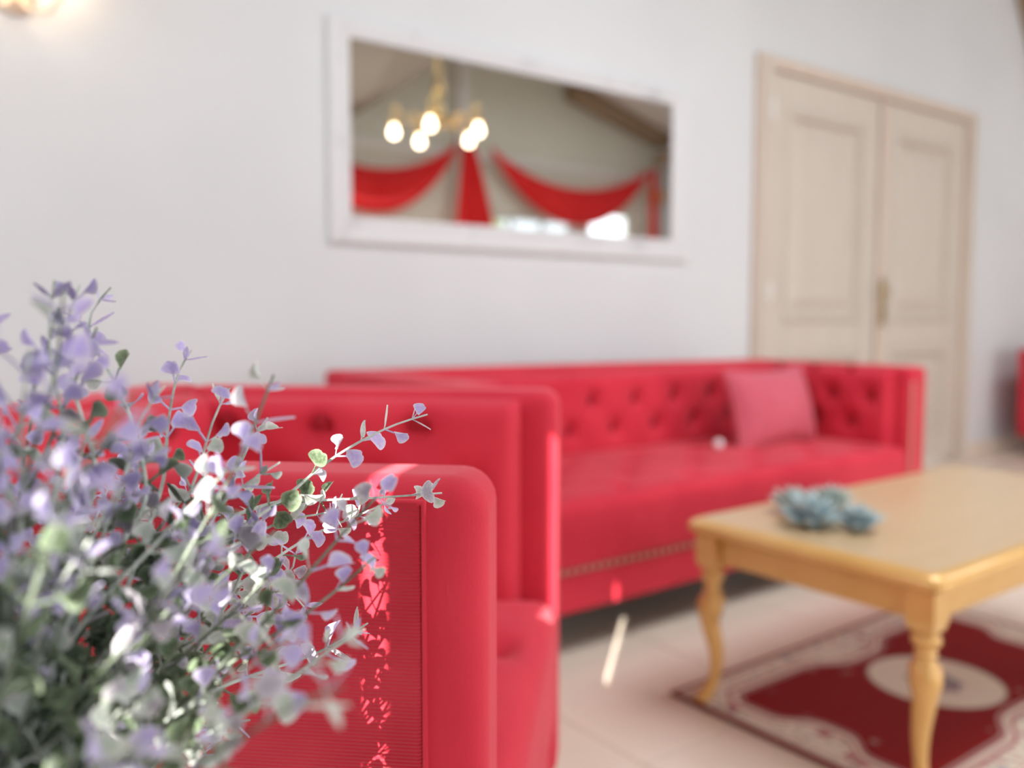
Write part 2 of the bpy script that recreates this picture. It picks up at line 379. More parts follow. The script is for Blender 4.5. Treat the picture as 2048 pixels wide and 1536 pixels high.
# white post and red swags on the far wall (seen in the mirror)
struct('trim_4', B(5.56, 5.70, YF, YF + .12, 0, 4.2), 'white_post', .008)
struct('trim_5', B(3.2, 8.8, YF, YF + .05, 2.72, 2.8), 'white_post', .005)
def swag(x0, x1, zt, st, sb, label, y=YF + .16, skew=0):
    def fn(a, b):
        s = 4 * a * (1 - a)
        s = s ** (.9)
        top = zt - st * s; bot = zt - .06 - sb * s
        z = top + (bot - top) * b
        yy = y + .03 * s * math.sin(b * 19 + a * 2) + .11 * s * math.sin(b * PI)
        return (x0 + (x1 - x0) * a + skew * s * b, yy, z)
    o = MB().grid(48, 30, fn).build('curtain_swag', 'drape')
    sm = o.modifiers.new('thickness', 'SOLIDIFY'); sm.thickness = .006
    return tag(o, label, 'curtain')
swag(3.35, 5.50, 2.86, .40, .80, 'red cloth swag reflected in the mirror, left of the white post')
swag(5.98, 8.52, 2.86, .38, .76, 'red cloth swag reflected in the mirror, right of the white post')
def tail(xt, wt, xb, wb, z1, label, dep=.06, y=YF + .2):
    def fn(a, b):
        f = b ** .8
        x = xt + (a - .5) * wt + f * ((xb + (a - .5) * wb) - (xt + (a - .5) * wt))
        return (x, y + dep * (.3 + f) * math.sin(a * 15), 2.86 + (z1 - 2.86) * b)
    o = MB().grid(50, 20, fn).build('curtain_tail', 'drape')
    sm = o.modifiers.new('thickness', 'SOLIDIFY'); sm.thickness = .006
    return tag(o, label, 'curtain')
tail(5.62, .12, 5.80, .95, .5, 'red curtain tail hanging down the white post, reflected in the mirror')
tail(8.58, .12, 8.60, .16, .5, 'narrow dark red curtain tail at the right end of the reflected swags', .03)

# ------------------------------------------------------------------ mirror
mr = root('wall_mirror', (2.18, D, 1.55), 0, 'large horizontal mirror in a distressed white wooden frame on the wall', 'mirror')
X0, X1, Z0, Z1 = 1.30 - 2.18, 3.07 - 2.18, 1.151 - 1.55, 1.907 - 1.55
x0, x1, z0, z1 = 1.383 - 2.18, 2.963 - 2.18, 1.247 - 1.55, 1.845 - 1.55
B(x0 - .01, x1 + .01, -.011, -.006, z0 - .01, z1 + .01).build('mirror_glass', 'mirror', mr)
B(X0 + .02, X1 - .02, -.006, -.001, Z0 + .02, Z1 - .02).build('backing_board', 'beam', mr)
def rail(a, b, c, d):   # mitred moulding: outer edge a-b, inner edge d-c (x,z)
    p = MB(); vs = []
    prof = [(0, -.001), (.01, -.014), (.12, -.022), (.55, -.020), (.62, -.015), (.85, -.019), (1, -.015), (1, -.001)]
    for (o, i) in ((a, d), (b, c)):
        for t, y in prof: vs.append((o[0] + (i[0] - o[0]) * t, y, o[1] + (i[1] - o[1]) * t))
    n = len(prof); fs = [(k, (k + 1) % n, n + (k + 1) % n, n + k) for k in range(n)] + [tuple(range(n))[::-1], tuple(range(n, 2 * n))]
    p.add(vs, fs); return p
O = [(X0, Z0), (X1, Z0), (X1, Z1), (X0, Z1)]; I = [(x0, z0), (x1, z0), (x1, z1), (x0, z1)]
for k in range(4): rail(O[k], O[(k + 1) % 4], I[(k + 1) % 4], I[k]).build('frame_rail', 'white_wood', mr)

# ------------------------------------------------------------------ upholstery
def tuft(s, t, dx, dy, row0, z_lo, z_hi, s_lo, s_hi):
    """depth (negative) of diamond tufting at surface coords s,t; buttons at (i*dx, row0+j*dy), i+j even"""
    p = s / dx + (t - row0) / dy; q = s / dx - (t - row0) / dy
    # nearest button
    best = 9
    pi, qi = round(p / 2) * 2, round(q / 2) * 2
    for dp in (-2, 0, 2):
        for dq in (-2, 0, 2):
            pp, qq = pi + dp, qi + dq
            bs, bt = (pp + qq) / 2 * dx, row0 + (pp - qq) / 2 * dy
            if s_lo < bs < s_hi and z_lo < bt < z_hi:
                best = min(best, math.hypot(s - bs, t - bt))
    d = -.034 * math.exp(-(best / .030) ** 1.5)
    cp = abs(p - pi) * .5 * min(dx, dy); cq = abs(q - qi) * .5 * min(dx, dy)
    fade = math.exp(-(best / .13) ** 2)
    d -= .0035 * fade * (math.exp(-(cp / .010) ** 2) + math.exp(-(cq / .010) ** 2))
    return d
def buttons(dx, dy, row0, z_lo, z_hi, s_lo, s_hi):
    out = []
    for j in range(-6, 12):
        for i in range(-20, 21):
            if (i + j) % 2: continue
            s, t = i * dx, row0 + j * dy
            if s_lo < s < s_hi and z_lo < t < z_hi: out.append((s, t))
    return out
BTN = MB().grid(12, 5, lambda a, b: (.013 * math.sin(b * PI / 2 + .001) * math.cos(2 * PI * a), .013 * math.sin(b * PI / 2 + .001) * math.sin(2 * PI * a), .007 * math.cos(b * PI / 2)), True, True).build('button', 'button')
NAIL = MB().grid(8, 4, lambda a, b: (.0095 * math.sin(b * PI / 2 + .001) * math.cos(2 * PI * a), .0095 * math.sin(b * PI / 2 + .001) * math.sin(2 * PI * a), .004 * math.cos(b * PI / 2)), True, True).build('nail_head', 'nail')
used = {'b': 0, 'n': 0}
def put(src, key, parent, loc, direction):
    if used[key] == 0: o = src; o.parent = parent; used[key] = 1
    else: o = copyto(src, parent)
    o.location = loc; o.rotation_euler = Vector(direction).to_track_quat('Z', 'Y').to_euler()
def padded(O, U, V, Nn, lu, lv, th, dep, puff=.02, nu=None, nv=None):
    """cushioned slab: face = O+U*s+V*t raised along Nn; dep(s,t) depth offsets; edges rounded"""
    O, U, V, Nn = Vector(O), Vector(U), Vector(V), Vector(Nn)
    nu = nu or max(8, int(lu / .011)); nv = nv or max(8, int(lv / .011))
    R = .035
    def prof(a):    # parametric with dense ends -> (pos 0..1)
        return a
    def fn(a, b):
        s, t = lu * prof(a), lv * prof(b)
        es, et = min(s, lu - s), min(t, lv - t)
        def rnd(e): return 0 if e >= R else (R - math.sqrt(max(0, R * R - (R - e) ** 2)))
        drop = min(th, math.hypot(rnd(es), rnd(et)))
        bulge = puff * (math.sin(PI * s / lu) ** .5) * (math.sin(PI * t / lv) ** .5) if 0 < s < lu and 0 < t < lv else 0
        f = min(1, es / .05) * min(1, et / .05)
        h = th - drop + bulge + (dep(s, t) * f if dep else 0)
        return tuple(O + U * s + V * t + Nn * h)
    mb = MB().grid(nu, nv, fn)
    # skirt back to the base plane
    nb = len(mb.v); loop = [i * nv for i in range(nu)] + [(nu - 1) * nv + j for j in range(1, nv)] + [i * nv + nv - 1 for i in range(nu - 2, -1, -1)] + [j for j in range(nv - 2, 0, -1)]
    for k in loop:
        v = Vector(mb.v[k]); h = (v - O).dot(Nn); mb.v.append(tuple(v - Nn * h))
    L = len(loop)
    for k in range(L):
        mb.f.append((loop[k], loop[(k + 1) % L], nb + (k + 1) % L, nb + k)); mb.sm.append(False)
    mb.f.append(tuple(range(nb, nb + L))); mb.sm.append(False)
    return mb
def settee(name, label, cat, loc, rz, W, DP, T0, T1, seat, bz, at, bt, group=None, nail_z=None, dx=.105, dy=.1, row0=.505, arm_ribs=True, flare=0, cushion_lo=None, arm_nails=True):
    """front faces -Y, front-left-bottom outer corner is the origin; T0/T1 = height at left/right end"""
    r = root(name, loc, rz, label, cat, group)
    def top(x): return T0 + (T1 - T0) * x / W
    rail_top = cushion_lo or nail_z + .012
    # base rail
    B(.012, W - .012, .012, DP - .01, bz, rail_top).build('base', 'velvet', r, .012)
    B(.03, W - .03, .03, DP - .03, bz - .004, bz - .0005).build('shade_sheet', 'black', r)  # black sheet added under the base to deepen the shade beneath
    # seat cushion, tufted on top
    def sd(s, t): return tuft(s, t, .15, .13, .20, .05, DP - bt - .16, .08, W - 2 * at - .08) * .7
    cu = padded((at + .004, .0, rail_top + .001), (1, 0, 0), (0, 1, 0), (0, 0, 1), W - 2 * at - .008, DP - bt - .05, seat - rail_top, sd, .018)
    cs = cu.build('seat_cushion', 'velvet', r)
    # front roll border of the cushion
    # backrest
    def bslab(y0, y1, z0, inset, t_in):
        mb = MB()
        vs = [(0 + inset, y0, z0), (W - inset, y0, z0), (W - inset, y1, z0), (inset, y1, z0), (inset, y0, top(0) - t_in), (W - inset, y0, top(W) - t_in), (W - inset, y1, top(W) - t_in), (inset, y1, top(0) - t_in)]
        mb.add(vs, [(3, 2, 1, 0), (4, 5, 6, 7), (0, 1, 5, 4), (2, 3, 7, 6), (1, 2, 6, 5), (3, 0, 4, 7)]); return mb
    bslab(DP - bt, DP, bz, .001, 0).build('backrest', 'velvet', r, .016, 3)
    # inner tufted pad of the back; leans back
    z0 = seat - .03; hh = min(top(0), top(W)) - .012 - z0; lean = math.atan2(.05, hh)
    O = (at - .005, DP - bt - .055 + .045, z0); V = Vector((0, math.sin(lean) * .2, 1)).normalized(); Nn = Vector((0, -1, .0)).normalized()
    iw = W - 2 * at + .01
    r0 = row0 - z0
    pd = padded((at - .005, DP - bt + .002, z0), (1, 0, 0), (0, 0, 1), (0, -1, 0), iw, hh, .075, lambda s, t: tuft(s - iw / 2, t, dx, dy, r0, .05, hh - .005, -iw / 2 + .05, iw / 2 - .05), .012)
    bp = pd.build('back_cushion', 'velvet', r)
    for s, t in buttons(dx, dy, r0, .05, hh - .005, -iw / 2 + .05, iw / 2 - .05):
        put(BTN, 'b', r, (at - .005 + iw / 2 + s, DP - bt - .062, z0 + t), (0, -1, 0))
    # arms
    for side in (0, 1):
        x0 = 0 if side == 0 else W - at; x1 = x0 + at; tp = T0 if side == 0 else T1
        mb = MB().box(x0, x1, 0, DP - bt + .005, bz, tp)
        arm = mb.build('arm', 'velvet', r, .027, 6)
        # inner tufted pad on the rear part
        al = DP - bt - .24; ai = .024 if side == 0 else .045
        s0 = .24
        if side == 0: ap = padded((x1 - .003, s0, seat - .02), (0, 1, 0), (0, 0, 1), (1, 0, 0), al, tp - seat + .012, ai, lambda s, t: tuft(s, t, .10, .1, row0 - seat + .02, .04, tp - seat + .01, .03, al), .006)
        else: ap = padded((x0 + .003, .06, seat - .02), (0, 1, 0), (0, 0, 1), (-1, 0, 0), al + .18, tp - seat + .005, ai, lambda s, t: tuft(s, t, .08, .1, row0 - seat + .02, .04, tp - seat + .01, .03, al + .16), .006)
        ap.build('arm_cushion', 'velvet', r)
        if side == 0: bl = [(s0 + s, t) for s, t in buttons(.10, .1, row0 - seat + .02, .04, tp - seat + .01, .03, al)]
        else: bl = [(.06 + s, t) for s, t in buttons(.08, .1, row0 - seat + .02, .04, tp - seat + .01, .03, al + .16)]
        for s, t in bl:
            put(BTN, 'b', r, ((x1 + ai - .012) if side == 0 else (x0 - ai + .012), s, seat - .02 + t), (1 if side == 0 else -1, 0, 0))
        # outer panel framed by a plain border
        if arm_ribs and side == 0:
            B(-.004, .004, .046, DP - .03, bz + .03, tp - .014).build('outer_panel', 'velvet_ribbed', r, .003)
            MB().tube([(-.001, .044, bz + .03), (-.001, .044, tp - .016), (-.001, DP - .03, tp - .016)], .003, 6).build('piping', 'velvet', r)
        # nails up the arm front
        n = int((tp - bz - .05) / .024)
        for k in range(n if arm_nails else 0):
            for xx in ((x0 + .02, x1 - .02)):
                put(NAIL, 'n', r, (xx, -.001, bz + .03 + k * .024), (0, -1, 0))
    n = int((W - 2 * at - .02) / .029)
    for k in range(n + 1):
        put(NAIL, 'n', r, (at + .01 + k * (W - 2 * at - .02) / n, .010, nail_z), (0, -1, 0))
    for xx in (.07, W - .07):
        for yy in (.07, DP - .07):
            T = Matrix.Translation((xx, yy, 0))
            MB().lathe([(.018, 0), (.022, .01), (.028, bz * .6), (.032, bz - .002)], 12, T).build('leg', 'black', r)
    if flare:
        for ch in r.children:
            if ch.type == 'MESH' and ch.data.users == 1:
                for vv in ch.data.vertices:
                    vv.co.x = W / 2 + (vv.co.x - W / 2) * (1 + flare * (vv.co.z - .4))
    return r
sofa = settee('sofa', 'long red velvet sofa with a button-tufted back against the white wall', 'sofa', (1.13, 1.70, 0), 0,
              2.10, .765, .742, .718, .42, .12, .13, .10, None, nail_z=.237, arm_ribs=False)
PHI = math.radians(46.4)
chair = settee('armchair', 'large red velvet armchair in the foreground beside the lilac plant', 'armchair', (.355, .508, 0), PHI,
               .875, .74, .783, .783, .445, .13, .092, .10, None, nail_z=.25, row0=.53, arm_nails=False)
chair2 = settee('armchair', 'dark red armchair cut off by the right edge of the photo', 'armchair', (6.07, 1.92, 0), 0,
                1.0, .68, .695, .695, .40, .12, .10, .10, None, nail_z=.237, flare=.12, arm_ribs=False)

# pillow on the sofa
def pillow(loc, rot, w, h, d, label):
    r = root('throw_pillow', loc, 0, label, 'cushion'); r.rotation_euler = rot
    def fn(sg):
        def g(a, b):
            x, z = 2 * a - 1, 2 * b - 1
            k = max(0, (1 - x ** 2)) ** .5 * max(0, (1 - z ** 2)) ** .5
            px = x * (1 - .10 * (1 - z * z) * abs(x)); pz = z * (1 - .12 * (1 - x * x) * abs(z))
            wr = .006 * noise.noise(Vector((x * 3, z * 3, sg))) * k
            return (px * w / 2, sg * (k * d / 2 + wr), pz * h / 2)
        return g
    MB().grid(30, 26, fn(-1)).grid(30, 26, fn(1)).build('cover', 'pink', r)
    pts = [fn(0)(a, 0) for a in [i / 20 for i in range(21)]] + [fn(0)(1, b / 20) for b in range(1, 21)] + [fn(0)(1 - i / 20, 1) for i in range(1, 21)] + [fn(0)(0, 1 - i / 20) for i in range(1, 21)]
    MB().tube(pts, .004, 6).build('piping', 'pink', r)
    return r
pillow((2.765, 2.055, .560), (math.radians(-14), 0, math.radians(5)), .53, .31, .17, 'pink velvet throw pillow leaning in the right corner of the sofa')
cb = MB().grid(14, 8, lambda a, b: (.017 * math.sin(b * PI) * math.cos(2 * PI * a), .017 * math.sin(b * PI) * math.sin(2 * PI * a), .017 * math.cos(b * PI)), True, True).build('glint_bead', 'glint')  # white bead added to stand for a bright glint
cb.location = (2.42, 2.02, .455); tag(cb, 'small white crystal bead added for a bright highlight on the sofa left of the pink pillow', 'button')

# ------------------------------------------------------------------ coffee table
tb = root('coffee_table', (2.12, 1.055, .006), 0, 'low gold painted coffee table with carved curved legs', 'table')
hw, hd, Ht = .613, .297, .431
def tt():
    mb = MB(); n = 6
    prof = [(-.022, .038), (-.014, .0372), (-.007, .0345), (-.001, .030), (.003, .024), (.0045, .017), (.003, .011), (-.004, .007), (-.012, .004), (-.018, 0)]
    def rect(i): return [(-hw - i, -hd - i), (hw + i, -hd - i), (hw + i, hd + i), (-hw - i, hd + i)]
    def rr(i, z, rad=.03):
        out = []
        a, b = hw + i, hd + i
        for cx, cy, s in ((a - rad, b - rad, 0), (-a + rad, b - rad, 1), (-a + rad, -b + rad, 2), (a - rad, -b + rad, 3)):
            for k in range(5):
                an = PI / 2 * (s + k / 4); out.append((cx + rad * math.cos(an), cy + rad * math.sin(an), z))
        return out
    vs = []; z0 = Ht - .038
    for i, z in prof: vs += rr(i, z0 + z)
    m = 20; fs = []
    for k in range(len(prof) - 1):
        for j in range(m): fs.append((k * m + j, k * m + (j + 1) % m, k * m + m + (j + 1) % m, k * m + m + j))
    fs.append(tuple(range(m))); fs.append(tuple(range((len(prof) - 1) * m, len(prof) * m))[::-1])
    mb.add(vs, fs, True); return mb
o = tt().build('tabletop', 'gold', tb); o.data.set_sharp_from_angle(angle=math.radians(40))
B(-hw + .022, hw - .022, -hd + .022, hd - .022, Ht - .004, Ht + .0006).build('top_inlay', 'gold_top', tb)
ins = .018; az0, az1 = Ht - .10, Ht - .037
lw = .056
for s in (-1, 1):
    B(-hw + ins + lw, hw - ins - lw, s * (hd - ins - .03) - .011, s * (hd - ins - .03) + .011, az0, az1).build('apron', 'gold', tb, .003)
    B(s * (hw - ins - .03) - .011, s * (hw - ins - .03) + .011, -hd + ins + lw, hd - ins - lw, az0, az1).build('apron', 'gold', tb, .003)
def leg(sx, sy):
    cx, cy = sx * (hw - ins - lw / 2), sy * (hd - ins - lw / 2)
    mb = MB(); bot = Ht - .115
    h = lw / 2
    vs = []; 
    for z, q in ((az1, h), (bot + .02, h), (bot, h * .82)):
        vs += [(cx - q, cy - q, z), (cx + q, cy - q, z), (cx + q, cy + q, z), (cx - q, cy + q, z)]
    fs = [(0, 1, 2, 3), (8, 11, 10, 9)]
    for k in range(2):
        for j in range(4): fs.append((k * 4 + j, k * 4 + 4 + j, k * 4 + 4 + (j + 1) % 4, k * 4 + (j + 1) % 4))
    mb.add(vs, fs)
    pr = []
    for z, q in ((0, .016), (-.004, .019), (-.010, .0255), (-.018, .0275), (-.026, .0255), (-.033, .018), (-.038, .0165), (-.042, .021), (-.046, .021), (-.05, .0165), (-.056, .018), (-.066, .027), (-.074, .030), (-.084, .026)):
        pr.append((q, bot + z))
    mb.lathe(pr[::-1], 20, Matrix.Translation((cx, cy, 0)))
    # cabriole part
    zt = bot - .07; pts = []; rad = []
    n = 22
    for k in range(n + 1):
        t = k / n; z = zt * (1 - t)
        off = .005 * math.sin(min(1, t / .35) * PI) * (t < .35) - .006 * math.sin(max(0, (t - .35) / .45) * PI) * (.35 <= t <= .8) + (.020 * ((t - .8) / .2) ** 1.3 if t > .8 else 0) - .004 * t
        pts.append((cx + sx * off, cy + sy * off, z))
        rad.append(.027 + .005 * math.sin(min(1, t / .2) * PI) - .014 * min(1, t / .75) + (.006 * ((t - .8) / .2) if t > .8 else 0))
    mb.tube(pts, rad, 4 * 3)
    mb.v = [(x, y, max(0, z)) for x, y, z in mb.v]
    mb.build('leg', 'gold', tb, 0)
for sx in (-1, 1):
    for sy in (-1, 1): leg(sx, sy)

# ------------------------------------------------------------------ rug
RW, RD = 1.146, .69
def rugmat():
    m = bpy.data.materials.new('oriental_rug'); m.use_nodes = True; N, L, Bs = nodes(m)
    Bs.inputs['Roughness'].default_value = .95; Bs.inputs['Sheen Weight'].default_value = .08; Bs.inputs['Specular IOR Level'].default_value = .05
    tc = N.new('ShaderNodeTexCoord'); sx = N.new('ShaderNodeSeparateXYZ'); L.new(tc.outputs['Object'], sx.inputs[0])
    def mth(op, a, b=None, c=None, clamp=False):
        n = N.new('ShaderNodeMath'); n.operation = op; n.use_clamp = clamp
        for i, v in enumerate((a, b, c)):
            if v is None: continue
            if isinstance(v, (int, float)): n.inputs[i].default_value = v
            else: L.new(v, n.inputs[i])
        return n.outputs[0]
    X, Y = mth('ABSOLUTE', sx.outputs[0]), mth('ABSOLUTE', sx.outputs[1])
    dxe = mth('SUBTRACT', RW / 2, X); dye = mth('SUBTRACT', RD / 2, Y)      # distance to edges
    def gauss(v, c, s, amp):
        d = mth('DIVIDE', mth('SUBTRACT', v, c), s); return mth('MULTIPLY', mth('EXPONENT', mth('MULTIPLY', mth('POWER', mth('ABSOLUTE', d), 4), -1)), amp)
    wy = mth('ADD', .115, mth('ADD', gauss(X, 0, .13, .055), gauss(X, RW / 2, .06, .0)))          # border width on long sides
    wx = mth('ADD', .10, mth('ADD', gauss(Y, 0, .085, .06), 0.0))
    inn = mth('MINIMUM', mth('SUBTRACT', dxe, wx), mth('SUBTRACT', dye, wy))      # >0 inside the field
    # cut corners of the field
    cc = mth('SUBTRACT', .19, mth('SUBTRACT', mth('ADD', .36, .0), mth('ADD', dxe, dye)))
    inn2 = mth('MINIMUM', inn, mth('MULTIPLY', mth('SUBTRACT', mth('ADD', dxe, dye), .245), .7))
    edge = mth('MINIMUM', dxe, dye)
    med = mth('SQRT', mth('ADD', mth('POWER', sx.outputs[0], 2), mth('POWER', mth('MULTIPLY', sx.outputs[1], 1.0), 2)))
    def step(v, th, soft=.004): return mth('MULTIPLY_ADD', v, 1 / soft, -th / soft + .5, True)
    def mix(f, a, b):
        n = N.new('ShaderNodeMix'); n.data_type = 'RGBA'; L.new(f, n.inputs['Factor'])
        for k, v in (('A', a), ('B', b)):
            if isinstance(v, tuple): n.inputs[k].default_value = (*v, 1)
            else: L.new(v, n.inputs[k])
        return n.outputs['Result']
    cream, red, dark, pinkc, blue = (.86, .77, .65), (.27, .0004, .001), (.22, .012, .01), (.50, .15, .16), (.22, .27, .36)
    def flowers(scale, off, col_a, col_b, base, lo, hi):
        v = N.new('ShaderNodeTexVoronoi'); v.inputs['Scale'].default_value = scale
        mp = N.new('ShaderNodeMapping'); L.new(tc.outputs['Object'], mp.inputs[0]); mp.inputs['Location'].default_value = (off, off * .7, 0)
        L.new(mp.outputs[0], v.inputs[0])
        n2 = N.new('ShaderNodeTexNoise'); n2.inputs['Scale'].default_value = scale * 2.5; L.new(mp.outputs[0], n2.inputs[0])
        f = step(mth('MULTIPLY', mth('SUBTRACT', hi, v.outputs['Distance']), 1), lo, .08)
        n3 = N.new('ShaderNodeSeparateColor'); L.new(v.outputs['Color'], n3.inputs[0])
        c = mix(step(n3.outputs[0], .5, .1), col_a, col_b)
        pick = step(n3.outputs[1], .45, .1)
        return mix(mth('MULTIPLY', f, pick), base, c)
    border = flowers(22, .3, pinkc, blue, cream, .0, .36)
    border = flowers(48, 1.7, (.42, .40, .34), (.50, .28, .26), border, .0, .32)
    field = flowers(17, 2.2, (.45, .22, .20), (.40, .30, .28), red, .0, .17)
    # border bands around the scalloped field edge
    c = mix(step(inn2, -.038), border, pinkc)
    c = mix(step(inn2, -.028), c, cream)
    c = mix(step(inn2, -.014), c, (.42, .10, .11))
    c = mix(step(inn2, -.006), c, (.55, .36, .33))
    keep = step(inn2, .0)
    quiet = mix(step(mth('SUBTRACT', .055, inn2), 0), red, field)
    c = mix(keep, c, quiet)
    # medallion
    mo = flowers(60, .9, blue, pinkc, (.35, .30, .32), .0, .5)
    wob = N.new('ShaderNodeTexNoise'); wob.inputs['Scale'].default_value = 25; L.new(tc.outputs['Object'], wob.inputs[0])
    c = mix(step(mth('SUBTRACT', .158, med), 0), c, (.42, .26, .20))
    c = mix(step(mth('SUBTRACT', .152, med), 0), c, cream)
    m2 = mth('ADD', med, mth('MULTIPLY', wob.outputs[0], .05))
    c = mix(step(mth('SUBTRACT', .088, m2), 0, .01), c, mo)
    # outer edge lines
    c = mix(step(mth('SUBTRACT', .030, edge), 0), c, (.50, .30, .26))
    c = mix(step(mth('SUBTRACT', .024, edge), 0), c, cream)
    c = mix(step(mth('SUBTRACT', .014, edge), 0), c, dark)
    L.new(c, Bs.inputs['Base Color'])
    n = N.new('ShaderNodeTexNoise'); n.inputs['Scale'].default_value = 600; L.new(tc.outputs['Object'], n.inputs[0])
    bp = N.new('ShaderNodeBump'); bp.inputs['Distance'].default_value = .002; L.new(n.outputs[0], bp.inputs['Height']); L.new(bp.outputs[0], Bs.inputs['Normal'])
    return m
M['rug'] = rugmat()
rg = B(-RW / 2, RW / 2, -RD / 2, RD / 2, 0, .008).build('rug', 'rug', None, .003)
rg.location = (2.093, 1.058, .0005); tag(rg, 'dark red oriental rug with cream floral border under the gold coffee table', 'rug')
# leave the table standing on the rug
tb.location.z = .0125

# ------------------------------------------------------------------ succulents
def fleshy(L, Wd, th):
    mb = MB(); n, k = 7, 8
    def fn(a, b):
        wv = math.sin(PI * min(1, b * .92 + .08)) ** .7 * (1 if b < 1 else 0)
        an = 2 * PI * a
        return (Wd * wv * math.cos(an), L * b, th * wv * math.sin(an) + .25 * L * b * b)
    mb.grid(k, n, fn, True, True, None, True)
    mb.rim = [min(1, (i % n) / (n - 1)) ** 2 for i in range(k * n)]
    return mb
sl = {}
def rosette(loc, R, m, label, seed):
    rnd = random.Random(seed)
    r = root('succulent', loc, rnd.uniform(0, 3), label, 'succulent', None)
    MB().lathe([(R * .25, 0), (R * .3, R * .1), (R * .22, R * .35)], 10).build('core', m, r)
    if m not in sl:
        sl[m] = fleshy(1, .19, .08).build('leaf', m, r); first = True
    else: first = False
    k = 0
    for ring, (n, tilt, ln, z) in enumerate(((10, .12, 1.0, .12), (9, .5, .9, .2), (6, .9, .7, .26), (4, 1.25, .5, .3))):
        for i in range(n):
            o = sl[m] if first and k == 0 else copyto(sl[m], r)
            k += 1
            an = 2 * PI * (i + ring * .5) / n + rnd.uniform(-.12, .12)
            s = R * ln * rnd.uniform(.9, 1.05)
            o.scale = (s, s, s); o.location = (0, 0, R * z)
            o.rotation_euler = (tilt + rnd.uniform(-.1, .1), 0, an)
    return r
ZT_ = .0125 + .431 + .0008
rosette((1.655, 1.120, ZT_), .078, 'succulent', 'pale blue succulent rosette on the coffee table, nearest the table edge facing the armchair', 3)
rosette((1.708, 1.042, ZT_), .064, 'succulent', 'pale blue succulent rosette on the coffee table, rightmost of the cluster', 4)
rosette((1.742, 1.228, ZT_), .070, 'succulent_grey', 'grey-green succulent rosette on the coffee table, leftmost of the cluster', 5)
rosette((1.850, 1.200, ZT_), .062, 'succulent_grey', 'grey-green succulent rosette at the back of the cluster, farthest from the plant', 6)

# ------------------------------------------------------------------ chandelier (seen in the mirror)
ch = root('chandelier', (3.722, 5.56 - 5.958, 0), 0, 'brass five-arm chandelier with glowing round bulbs, reflected in the mirror', 'chandelier')
ZB = 2.32
MB().lathe([(.012, 2.36), (.03, 2.40), (.055, 2.46), (.03, 2.53), (.016, 2.57), (.04, 2.62), (.045, 2.66), (.02, 2.72), (.012, 2.95), (.05, 2.98), (.055, 2.999)], 20).build('stem', 'gold_brass', ch)
for k in range(10):
    z = 2.72 + k * .023
    MB().tube([((.011 * math.cos(a) if k % 2 else 0), (0 if k % 2 else .011 * math.cos(a)), z + .016 * math.sin(a)) for a in [2 * PI * i / 10 for i in range(11)]], .0035, 5).build('chain_link', 'gold_brass', ch)
view = Vector((.5286, -.8487, 0))   # from the mirror image of the viewer towards the lamp
side = Vector((view.y, -view.x, 0)) * -1
for k in range(5):
    al = math.radians(-10 + 72 * k)
    dirv = (-view * math.cos(al) + side * math.sin(al)) * 1
    ax = math.atan2(dirv.y, dirv.x); T = Matrix.Rotation(ax, 4, 'Z')
    R_ = .345
    pts = [(.03, 0, 2.47), (.10, 0, 2.40), (.19, 0, 2.39), (.28, 0, 2.45), (.335, 0, 2.53), (R_, 0, 2.50), (R_, 0, 2.43)]
    arm = MB().tube(pts, .009, 8, T).build('arm', 'gold_brass', ch)
    MB().lathe([(.035, ZB + .06), (.045, ZB + .075), (.02, ZB + .10), (.012, ZB + .12)], 14, T @ Matrix.Translation((R_, 0, 0))).build('lamp_cup', 'gold_brass', arm)
    MB().lathe([(.001, ZB - .036), (.020, ZB - .032), (.033, ZB - .016), (.037, ZB), (.033, ZB + .018), (.022, ZB + .040), (.015, ZB + .062)], 16, T @ Matrix.Translation((R_, 0, 0))).build('bulb', 'bulb', arm)
    MB().tube([(.12, 0, 2.40), (.15, 0, 2.45), (.20, 0, 2.47), (.22, 0, 2.44)], [.006, .02, .012, .003], 6, T).build('ornament', 'gold_brass', arm)


# ------------------------------------------------------------------ wall sconces
def sconce(loc, rz, label, watts, lit=True):
    r = root('wall_sconce', loc, rz, label, 'wall lamp')
    # local: wall plane at y=0, room towards -y
    MB().lathe([(.05, 0), (.055, .008), (.03, .02), (.012, .028)], 16, Matrix.Rotation(PI / 2, 4, 'X')).build('wall_plate', 'cream_metal' if lit else 'gold_brass', r)
    for s in (-1, 1):
        pts = [(0, -.02, 0), (s * .03, -.05, -.045), (s * .075, -.08, -.05), (s * .105, -.10, -.01), (s * .105, -.10, .02)]
        a = MB().tube(pts, .007, 8).build('arm', 'cream_metal' if lit else 'gold_brass', r)
        T = Matrix.Translation((s * .105, -.10, 0))
        MB().lathe([(.008, .015), (.03, .022), (.033, .03), (.01, .036)], 14, T).build('drip_cup', 'cream_metal' if lit else 'gold_brass', a)
        MB().lathe([(.028, .03), (.04, .05), (.048, .08), (.05, .11), (.062, .14)], 18, T).build('glass_shade', 'shade_glass' if lit else 'amber', a)
        MB().lathe([(.008, .036), (.02, .06), (.024, .08), (.016, .105), (.002, .12)], 12, T).build('bulb', 'bulb' if lit else 'amber', a)
    if watts:
        l = bpy.data.lights.new('sconce_light', 'POINT'); l.energy = watts; l.color = (1, .72, .45); l.shadow_soft_size = .05
        o = bpy.data.objects.new('sconce_light', l); C.objects.link(o); o.location = (loc[0], loc[1] - .12 if rz == 0 else loc[1], loc[2] + .12)
        if rz: o.location.x = loc[0] - .12
sconce((.385, D, 1.772), 0, 'brass wall sconce with frosted shades above left of the mirror', 1.2)
sconce((8.75, YF + .001, 2.45), PI, 'brass wall sconce on the far wall, reflected at the mirror edge', 0, False)

